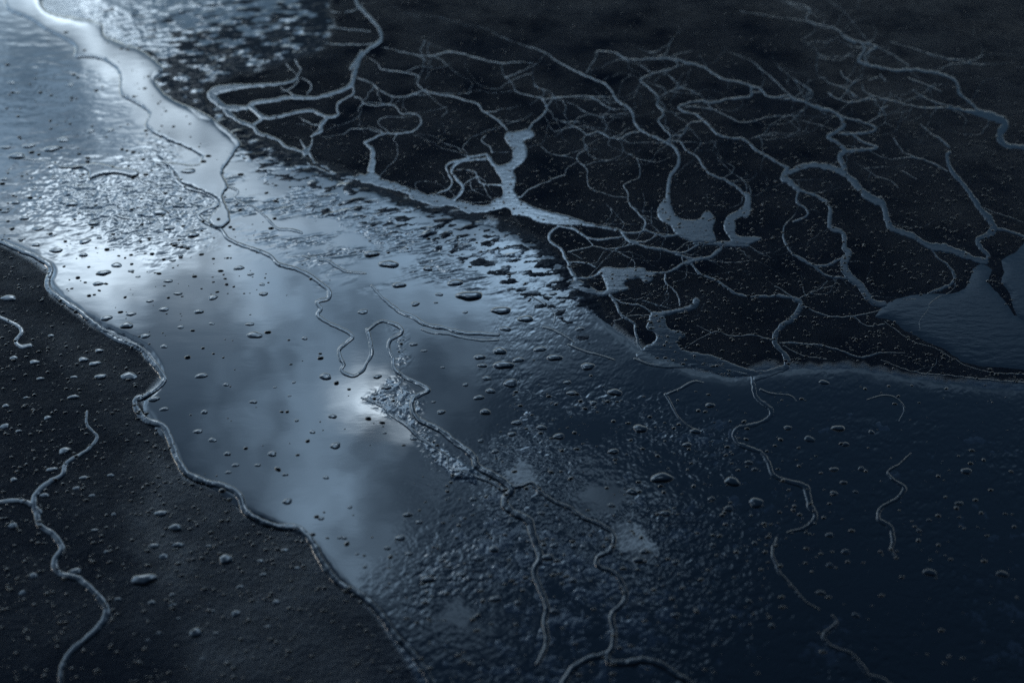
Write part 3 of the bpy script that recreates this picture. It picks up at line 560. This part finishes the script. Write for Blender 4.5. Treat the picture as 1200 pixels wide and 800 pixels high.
body('channel_network', 'web of looping channels and ragged pools at the centre right', 'water channels', [
 ('channel', 'flat', 'c', '200,95 250,95 350,112 460,130 490,150 510,180 560,205 640,225 720,240 790,265 860,285', [7, 6, 5, 5, 5, 5]), ('channel', 'flat', 'c', '480,140 540,148 600,135 610,130', 4), ('channel', 'flat', 'c', '600,130 660,150 710,165 770,155', 4), ('channel', 'flat', 'c', '660,160 640,175 600,195 570,192 510,180', 3),
 ('channel', 'flat', 'c', '150,112 210,120 260,140 300,170 360,180 430,175 500,165', [4, 5, 4, 4]), ('channel', 'flat', 'c', '145,95 150,115 105,150 110,190 170,240 190,280 210,310 215,345 245,385', [4, 5, 5, 6, 7]), ('channel', 'flat', 'c', '300,175 330,215 270,230 205,245', [2.5, 3]), ('channel', 'flat', 'c', '330,215 420,230 480,220 550,205', 2.4), ('channel', 'flat', 'c', '205,245 280,285', 1.5),
 ('channel', 'flat', 'c', '210,300 280,300 345,325', 4), ('channel', 'flat', 'c', '245,385 310,380 370,360', 4.5), ('branch', 'flat', 'c', '455,240 500,265 545,290 550,325', 1.8),
 ('pool', 'pool', 'c', '370,335 400,320 480,330 590,325 610,345 690,350 660,365 640,400 600,405 575,385 520,395 495,415 520,440 450,460 380,480 330,470 280,460 200,425 190,415 260,395 330,430 370,450 400,440 395,410 375,370 350,360', 0),
 ('channel', 'flat', 'c', '680,355 720,350 760,335 800,310 860,290 920,280 960,260 1000,230', [4, 5, 7, 6, 6]), ('channel', 'flat', 'c', '730,245 800,250 850,225 890,205', 3.8),
 ('pool', 'pool', 'c', '1080,30 1140,-10 1145,20 1130,55 1080,80 1075,120 1090,160 1190,165 1210,180 1150,205 1040,215 960,205 980,190 1050,185 1020,140 1015,100 1030,60', 0), ('channel', 'flat', 'c', '860,200 960,205 1040,212 1140,212', 5), ('branch', 'flat', 'c', '1140,210 1180,240 1260,275', [2.5, 1.5]),
 ('channel', 'flat', 'd', '780,750 785,780 775,830', [7, 8, 8]), ('channel', 'flat', 'c', '1145,-30 1142,0 1130,50', [7, 8, 10]),
 ('channel', 'flat', 'c', '710,365 715,410 760,450 780,490 785,525', [4, 3.2, 3]), ('branch', 'flat', 'c', '920,285 1000,300 1080,300 1150,290', [2, 1.5]),
 ('channel', 'flat', 'F', '30,130 60,165 110,185 150,210 200,240 270,245 340,243 395,255 410,275 385,320 340,350 320,390 330,420 360,455 350,490 290,515 255,530', [4.5, 4.5, 4.5, 5, 7, 8, 7, 8, 9]),
 ('branch', 'flat', 'c', '415,460 450,510 470,560 500,590 550,620 555,665 570,715 590,755', [5, 5, 5, 5, 4.5]), ('branch', 'flat', 'c', '430,480 500,515 580,525 640,560', 3.6), ('branch', 'flat', 'c', '590,500 660,520 740,540', 2), ('branch', 'flat', 'c', '440,605 490,590 540,575 630,575', 2.2),
 ('pool', 'pool', 'c', '640,560 690,555 770,540 840,520 855,485 880,485 890,510 850,550 720,575 710,600 730,640 800,660 815,690 775,715 800,750 860,775 930,775 1000,800 1100,840 1180,870 1060,900 900,860 780,850 620,840 560,790 600,740 640,720 660,690 655,670 610,640 620,600', 0),
 ('channel', 'flat', 'F', '0,440 90,462 150,482 220,508 300,512 360,490', [8, 9, 8, 9, 8]),
 ('branch', 'flat', 'F', '0,455 -30,450 100,370 170,382 250,380 320,400', [0, 1.5, 2.5, 3.5, 3.5]), ('branch', 'flat', 'F', '50,345 110,375', 1.8),
 ('branch', 'flat', 'F', '340,405 400,408 470,412 540,430 620,455 690,440 770,440', [3.5, 3.5, 4, 4, 2]), ('branch', 'flat', 'F', '350,415 420,450 500,462', 2.5), ('branch', 'flat', 'F', '400,255 460,225 550,200', [2.5, 2, 1.5]), ('branch', 'flat', 'F', '320,210 350,225 400,258', [1.5, 3]),
 ('branch', 'flat', 'F', '410,280 430,282 470,300 520,315 600,312 690,290', [4, 3.5, 3.5, 2]), ('branch', 'flat', 'F', '595,315 640,345 700,340', 2.8)], G_N, seed=560, mat=M_CHANNEL, twigs=32)
body('channel_network', 'wide channels looping down the black stone near the right edge', 'water channels', [
 ('channel', 'flat', 'd', '560,85 610,120 660,150 740,160 800,185 845,195 890,235 940,240 1000,235 1040,255 1090,265 1130,290 1200,310', [3.5, 4, 3.5, 4]), ('branch', 'flat', 'd', '800,190 795,235 680,250 600,270 520,260 430,285 440,310 510,330 560,365 600,410 650,445 760,460 800,490 850,530 920,570 990,610', [4, 3.5, 3.5, 4, 4.5, 5]), ('branch', 'flat', 'd', '800,215 850,215', 3),
 ('branch', 'flat', 'd', '560,260 600,300 680,340 740,370 810,365 880,345 980,340', [1.5, 2.2, 2.2, 1.2]), ('branch', 'flat', 'd', '460,290 560,295 600,300', 1.8), ('branch', 'flat', 'd', '790,460 850,440 930,440', 1.5), ('branch', 'flat', 'd', '670,0 750,30 810,55 850,95 910,140 960,190 1010,235', [1.5, 2, 2.2]), ('branch', 'flat', 'd', '910,30 950,90 1010,135 1070,175 1110,215 1090,265', 1.6), ('branch', 'flat', 'd', '870,150 850,195', 1.5), ('branch', 'flat', 'd', '530,20 570,85', 1.3),
 ('channel', 'flat', 'e', '0,345 60,355 70,362 130,380 200,400 250,440 260,480 230,505 180,535 230,570 270,600', [4, 4, 5, 6, 5]), ('channel', 'flat', 'e', '250,435 330,450 380,465 430,490 400,510 330,520 240,520', [3, 4, 5]), ('branch', 'flat', 'e', '390,460 440,430 450,400 490,375', 2.4),
 ('channel', 'flat', 'e', '310,525 360,560 400,575 440,592 390,603 320,607 270,610 240,640 260,680 265,710', [4, 4, 6, 8]), ('branch', 'flat', 'e', '400,610 460,640 520,655', 1.6), ('branch', 'flat', 'e', '310,660 400,720 440,745 500,760 545,800', [1, 2, 1.8]), ('branch', 'flat', 'e', '0,240 60,270 95,300 90,330 60,355', 1.8), ('branch', 'flat', 'e', '40,30 110,70 125,120 120,200 150,230 190,260', 1.6), ('branch', 'flat', 'e', '0,440 100,465 200,495', 1.3),
 ('channel', 'flat', 'P', '923,197 919,209 925,213 936,223', [6, 9, 8, 7]), ('channel', 'flat', 'P', '926,202 938,196 954,194 970,196 986,202 1000,212 1008,222 1020,232 1035,239', [7, 8, 8, 8, 9, 9]),
 ('channel', 'flat', 'f', '450,150 470,190 490,260 510,300 580,325 640,350 700,390 790,405 870,430 940,460 1000,475', [8, 8, 8, 8, 10, 9, 8]),
 ('branch', 'flat', 'F', '398,-160 405,-140 400,-60 355,0 350,40 375,90 410,110 460,140', [0, 0, 2, 4, 3.5, 3.5]), ('branch', 'flat', 'f', '25,110 15,160 75,210 60,240 0,265', [5, 4, 4, 4]), ('branch', 'flat', 'f', '0,75 40,105 110,130 170,165 190,200 185,270 200,300 260,330 265,400 290,430 265,470 270,520 300,560 350,600 380,650 420,690 470,695', [6, 5, 6, 7, 7, 10, 9, 9, 8]),
 ('branch', 'flat', 'f', '0,440 60,475 110,495 180,490 240,460 270,450', [4, 4.5, 5]), ('branch', 'flat', 'f', '110,500 170,545 260,560 300,565', 4.5), ('branch', 'flat', 'f', '80,205 110,205 140,220', 1.2),
 ('branch', 'flat', 'f', '720,415 760,460 800,490 835,540 830,580 780,610 700,640', [3, 4, 5, 6, 4]),
 ('branch', 'flat', 'F', '690,465 750,490 830,512 940,520 1060,535 1190,545 1300,560', [2, 3, 3, 3.5, 3]), ('branch', 'flat', 'F', '700,330 740,360 800,400 880,425 940,460 1000,490 1080,510 1190,515 1280,520', [2, 2, 2, 3, 4])], G_N, seed=580, mat=M_CHANNEL, twigs=46)
body('channel_network', 'blurred silvery channels spilling in from the upper right', 'water channels', [
 ('channel', 'flat', 'e', '260,5 300,30 350,45 370,85 340,135 380,160 480,180 540,190 620,185 720,200 790,215 850,250 860,300 900,340 960,395', [4, 5, 5, 5, 5, 5, 4]), ('channel', 'flat', 'e', '350,45 430,65 385,95 370,130 400,165', [4, 5, 4, 3]),
 ('branch', 'flat', 'e', '180,255 240,275 300,305 330,325', 2), ('branch', 'flat', 'e', '245,195 270,230 320,255', 2.4), ('branch', 'flat', 'e', '450,210 480,245', 2), ('branch', 'flat', 'e', '390,240 440,225', 2), ('channel', 'flat', 'e', '360,260 360,290 410,320 480,340 560,360 680,385 800,385 900,400 1000,420 1060,440 1105,470 1080,510 1075,545 1110,580 1200,590 1300,600', [2, 2.5, 2.5, 3, 5, 10, 9, 7, 7]),
 ('branch', 'flat', 'e', '600,230 680,260 770,300', 2.5), ('branch', 'flat', 'e', '620,290 700,340 790,370 860,390', 2.5), ('branch', 'flat', 'e', '180,305 230,340 300,355 360,345 410,325', 2.6), ('branch', 'flat', 'C', '330,0 440,30 430,70 530,100 560,130 600,150', [2.5, 3, 3, 4]), ('branch', 'flat', 'C', '200,40 330,60 430,75 480,95', 2.2), ('branch', 'flat', 'C', '500,0 560,40 600,90 650,150', 2), ('branch', 'flat', 'e', '440,70 520,110 600,165', [2, 2.5]),
 ('branch', 'flat', 'e', '500,40 620,75 700,100 900,150 1000,160', 2), ('branch', 'flat', 'e', '560,710 640,755', 2)], G_N, seed=600, mat=M_CHANNEL, twigs=32)
body('channel_network', 'channel dropping down the right edge to the dull blue lobe', 'water channels', [
 ('channel', 'flat', 'P', '1113,178 1110,184 1114,197 1117,204 1126,213 1137,227 1150,246 1163,262 1165,268 1158,275 1146,280 1150,290 1158,300 1155,308', [5, 6, 7, 6, 7, 8, 8, 9, 7, 7, 6]), ('branch', 'flat', 'e', '810,590 770,550 720,520 660,470', [4, 3, 2]), ('branch', 'flat', 'e', '800,715 740,680 660,650 580,645 520,650', [3.5, 3, 2]), ('branch', 'flat', 'e', '520,540 560,600 600,630 650,645', 2),
 ('branch', 'flat', 'f', '1050,300 1120,315 1200,345 1270,370', 5), ('branch', 'flat', 'f', '990,195 1100,235 1200,270', 1.8)], G_N, seed=620, mat=M_CHANNEL)


# ------------------------------------------------------------------ drops
def surf_at(x, y):
    r = np.maximum(water_at(x, y), ground_at(x, y) - .00005)
    for s in RUNS: r = np.maximum(r, s(x, y))
    return r
def drop_mesh(seed, nr=9, na=28):
    r_ = np.random.default_rng(seed)
    a = np.linspace(0, 2 * math.pi, na, endpoint=False)
    ph = r_.uniform(0, 6.28, 4); out = 1 + .10 * np.cos(2 * a + ph[0]) + .07 * np.cos(3 * a + ph[1]) + .04 * np.cos(5 * a + ph[2])
    H = r_.uniform(.11, .18); vs = []; lx, ly = r_.uniform(-.18, .18, 2)
    for i in range(nr):
        r = math.cos(i / nr * math.pi / 2) ** .6
        zz = H * (1 - r ** 3.6) ** .8
        if i == 0: zz = -.12
        for j in range(na): vs.append((out[j] * r * math.cos(a[j]) + lx * (1 - r), out[j] * r * math.sin(a[j]) + ly * (1 - r), zz))
    vs.append((lx, ly, H)); vs = np.array(vs); c_ = len(vs) - 1
    me = bpy.data.meshes.new('water_drop'); fs = []
    for i in range(nr - 1):
        for j in range(na): fs.append((i * na + j, i * na + (j + 1) % na, (i + 1) * na + (j + 1) % na, (i + 1) * na + j))
    for j in range(na): fs.append(((nr - 1) * na + j, (nr - 1) * na + (j + 1) % na, c_))
    me.from_pydata([tuple(v) for v in vs], [], fs); me.materials.append(M_DROP)
    me.polygons.foreach_set('use_smooth', np.ones(len(fs), bool)); me.update(); return me
LABELS_BIG = {
 ('D', 884, 381): 'largest ring shaped drop in the middle of the mirror water',
 ('D', 448, 522): 'plump bright topped drop on dark stone just left of the long raised rivulet',
 ('D', 30, 250): 'wide dark drop at the left edge of the picture, above the hooked rivulet',
 ('G', 500, 442): 'largest elongated drop on the dark grainy stone at lower left',
 ('E', 445, 245): 'largest black almond drop on the blue water near the centre',
 ('E', 555, 296): 'black topped almond drop just right of and below the largest black drop',
 ('H', 1112, 92): 'large lens shaped drop with a bright top on wrinkled stone, lower centre right',
 ('E', 562, 486): 'long flat drop in the cluster right of the tongue of rough stone',
 ('E', 165, 135): 'wide dark drop below the rippled band, left of the largest black drop',
 ('H', 300, 445): 'tilted glinting drop near the lower end of the mirror water',
 ('G', 680, 628): 'long dash like drop at the bottom left, beside a small round one',
 ('I', 172, 105): 'rough edged big drop just left of the winding rivulet at lower right',
 ('A', 315, 458): 'left one of the pair of round drops beside the bright stream',
 ('A', 382, 455): 'right one of the pair of round drops beside the bright stream',
 ('A', 655, 600): 'oval ring drop inside the bend of the bright stream',
 ('D', 700, 522): 'round ring drop alone on the mirror water right of the long raised rivulet',
 ('G', 998, 173): 'round ring drop near the bottom of the mirror water, inside the rivulet bend',
}
DROP_MESHES = [drop_mesh(500 + i) for i in range(12)]
DROPS = {
 'D': '135,12,40 185,35,30 75,48,30 125,68,40 195,88,50 295,55,50 345,42,25 385,45,25 290,103,40 585,10,45 670,33,55 630,73,45 628,105,25 600,122,25 405,138,45 360,165,55 455,158,25 480,178,20 340,203,40 585,193,35 618,237,35 520,263,30 740,250,40 830,148,42 870,170,28 910,205,25 915,238,35 570,291,45 690,300,38 735,341,25 628,353,30 455,308,40 505,384,42 868,343,35 884,381,65 700,522,48 785,553,25 1058,392,25 1130,525,50 880,613,32 1020,545,18 1005,592,15 955,562,15 1155,663,35 1030,677,20 1085,717,25 1165,765,45 945,795,35 30,250,65 48,458,35 120,472,45 178,380,25 345,433,40 290,464,45 330,478,45 350,523,45 448,522,70 258,524,30 140,530,30 255,594,45 90,595,20 165,665,30 15,695,40 65,712,25 535,603,45 570,638,35 710,648,30 688,715,35 738,745,35 225,780,50 20,625,30 570,420,30 370,322,45 440,348,60',
 'G': '180,60,45 48,95,30 265,125,30 320,150,28 290,88,30 385,80,30 560,212,50 610,262,55 535,325,40 620,322,50 568,362,40 785,372,60 500,442,100 370,345,25 260,415,60 410,510,30 528,522,35 600,530,30 740,552,25 820,560,38 960,520,32 835,467,30 1030,402,30 915,425,28 905,378,30 990,340,35 725,325,25 998,173,42 1115,232,25 790,8,32 818,47,30 895,47,25 793,72,25 990,80,25 1132,90,25 945,5,32 600,495,25 680,628,55 750,628,25 550,628,22 513,652,18 705,717,20 785,728,20 620,577,18 115,430,40 80,487,35 45,255,40 155,150,40 930,605,25 1045,550,18 1180,298,22 330,270,30 395,215,20',
 'E': '105,100,60 165,135,80 300,150,40 200,208,55 395,200,60 445,245,100 340,240,32 257,273,38 555,296,75 328,268,18 430,302,22 250,413,32 288,435,25 352,493,18 480,458,45 550,437,60 490,487,38 562,486,80 615,467,45 505,531,38 588,548,60 518,575,40 478,598,42 500,648,48 610,685,40 592,725,32 347,648,38 320,613,18 432,553,25 485,748,25 158,563,38 118,585,30 125,525,35 690,430,50 740,460,60 735,238,32 828,360,35 768,262,30 570,360,45 855,490,60 800,583,38 950,580,55 1038,706,60 695,702,42 755,733,50 945,785,40 785,545,30 535,785,28 875,617,30 640,325,60 150,720,20 75,300,45 250,740,30',
 'H': '30,193,22 230,220,38 205,300,40 235,355,30 350,378,25 300,445,55 530,340,40 475,372,38 740,327,38 810,327,28 695,215,28 535,512,45 612,525,30 467,573,25 740,555,35 1010,140,45 1112,92,85 938,187,32 1052,347,35 1032,378,45 805,448,32 715,368,50 160,335,28 55,355,15 82,400,18 10,300,25 458,165,28 375,398,25 420,428,28 1160,385,30 1125,215,40 460,740,18 1160,568,35 1045,525,18 270,245,28 585,245,20',
 'I': '230,38,30 250,62,25 172,105,60 160,198,40 100,165,30 255,178,60 525,145,30 558,108,28 855,238,20 795,242,14 510,290,30 565,348,35 510,395,30 480,490,35 600,568,30 985,68,40 858,420,50 1110,425,45 250,318,25 310,605,25 230,520,25 820,275,22 105,325,25 525,62,35 620,60,28 960,180,30 600,140,20',
 'F': '95,625,35 365,703,35 440,742,40 540,705,50 565,760,30 655,718,25 45,715,40 15,762,35 490,545,40',
 'A': '315,458,35 382,455,35 40,290,30 245,298,30 60,325,22 250,710,55 325,778,55 185,620,40 55,705,40 85,760,45 120,655,35 220,488,50 20,515,40 100,510,50 180,520,60 60,545,70 655,600,55 555,738,60 15,625,35 15,738,35 590,795,45 130,795,40',
}
ZL = [(FILM_VIEW, 'drops on the mirror water', 'clear round water drop standing on the pale mirror of still water'),
      (Z_DARKLEFT, 'drops on the dark grainy stone', 'small glinting water drop on the dark grainy stone at lower left'),
      (FILM3, 'drops on the broad blue puddle', 'water drop standing in or beside the broad blue puddle at centre'),
      (Z_DELTA, 'drops on the black stone', 'tiny water drop on the black stone between branching channels'),
      (Z_LOWRIGHT, 'drops on the dark lower right', 'dim water drop on the very dark wet stone at lower right'),
      ('-400,-400 1600,-400 1600,1200 -400,1200', 'drops on the wrinkled wet stone', 'water drop on the wrinkled wet stone around the middle and bottom')]
def place_drop(px, py, wpx, label=None, flat=.95):
    x, y, s = to_ground(px, py); r = wpx * s / 2
    o_ = bpy.data.objects.new('water_drop', random.choice(DROP_MESHES)); C.objects.link(o_)
    o_.location = (x, y, float(surf_at(px, py)) + .00007 * float(smooth(py, 400, 480) * smooth(px, 470, 560))); o_.rotation_euler = (0, 0, 0)
    o_.scale = (r, r * flat * random.uniform(.85, 1.15), r * random.uniform(.75, 1.0))
    for P, gname, lab in ZL:
        if inside(P, px, py): break
    tag(o_, label or lab, 'water drop', gname); return o_
BIG = {}
seen = []
for tile, s in DROPS.items():
    ox, oy = TILES[tile]
    for q in s.split():
        a, b, ww = (float(v) for v in q.split(','))
        px, py, wp = ox + a / 2.963, oy + b / 2.963, ww / 2.963
        seen.append((px, py, wp))
        place_drop(px, py, max(wp * .88, 2.6), LABELS_BIG.get((tile, int(a), int(b))))

# ------------------------------------------------------------------ the fine spray nobody could count
def specks(name, label, n, dens, rmin, rmax, seed, pw=3.0):
    r_ = np.random.default_rng(seed); P = []
    while len(P) < n:
        xs = r_.uniform(-60, 1260, n); ys = r_.uniform(-40, 840, n)
        k = r_.uniform(0, 1, n) < dens(xs, ys) * (.25 + 1.5 * smooth(fbm(xs / 22, ys / 16, 3, seed), -.1, .45))
        P += list(zip(xs[k], ys[k]))
    P = np.array(P[:n]); wx, wy, s = to_ground(P[:, 0], P[:, 1]); r = (rmin + (rmax - rmin) * r_.uniform(0, 1, n) ** pw)
    z0 = surf_at(P[:, 0], P[:, 1]) - .00003
    na = 8; a = np.linspace(0, 2 * math.pi, na, endpoint=False)
    prof = [(1.0, -.15), (.86, .28), (.5, .48)]
    st = r_.uniform(.7, 1.9, n); rot = r_.normal(0, .35, n)
    V = []
    for (rr, hh) in prof:
        lx = rr * np.cos(a)[None] * np.sqrt(st)[:, None]; ly = rr * np.sin(a)[None] / np.sqrt(st)[:, None]
        V.append(np.stack([wx[:, None] + r[:, None] * (lx * np.cos(rot)[:, None] - ly * np.sin(rot)[:, None]), wy[:, None] + r[:, None] * (lx * np.sin(rot)[:, None] + ly * np.cos(rot)[:, None]),
                           z0[:, None] + hh * r[:, None] + 0 * lx], -1))
    V = np.concatenate(V, 1)                                   # n, 24, 3
    top = np.stack([wx, wy, z0 +   .52 * r], -1)[:, None]; V = np.concatenate([V, top], 1)
    fs = []
    for i in range(2):
        for j in range(na): fs += [(i * na + j, i * na + (j + 1) % na, (i + 1) * na + (j + 1) % na), (i * na + j, (i + 1) * na + (j + 1) % na, (i + 1) * na + j)]
    for j in range(na): fs.append((2 * na + j, 2 * na + (j + 1) % na, 3 * na))
    fs = np.array(fs); F = (fs[None] + (np.arange(n) * (3 * na + 1))[:, None, None]).reshape(-1, 3)
    return tag(mesh_obj(name, V.reshape(-1, 3), F, M_DROP), label, 'water spray', kind='stuff')
def d_delta(x, y): return zone(x, y, Z_DELTA, 10) * (.25 + .75 * smooth(y, 90, 200)) * (water_at(x, y) < .0001)
def d_left(x, y): return zone(x, y, Z_DARKLEFT, 6) * (.3 + .7 * (1 - smooth(y, 640, 780)))
def d_low(x, y): return np.clip(zone(x, y, Z_BOTTOM, 40) + .3 * zone(x, y, Z_LOWRIGHT, 40) + .6 * zone(x, y, Z_TONGUE, 4) + .5 * zone(x, y, Z_RIPPLE, 20), 0, 1) * (1 - .6 * smooth(y, 620, 760))
specks('spray', 'fine specks of water scattered over the black stone', 9000, d_delta, .0002, .0010, 11)
specks('spray', 'fine specks of water scattered over the dark grainy stone', 3300, d_left, .0002, .0011, 12)
specks('spray', 'fine specks of water scattered over the wrinkled wet stone', 1900, d_low, .00015, .0012, 13)
def d_film(x, y): return np.clip(zone(x, y, FILM_VIEW, 3) * (zone(x, y, '-200,80 150,60 260,190 330,260 300,330 120,420 -200,300', 50) + .12), 0, 1)
specks('spray', 'fine beads of water on the pale still water', 520, d_film, .0004, .0017, 14, 2.4)
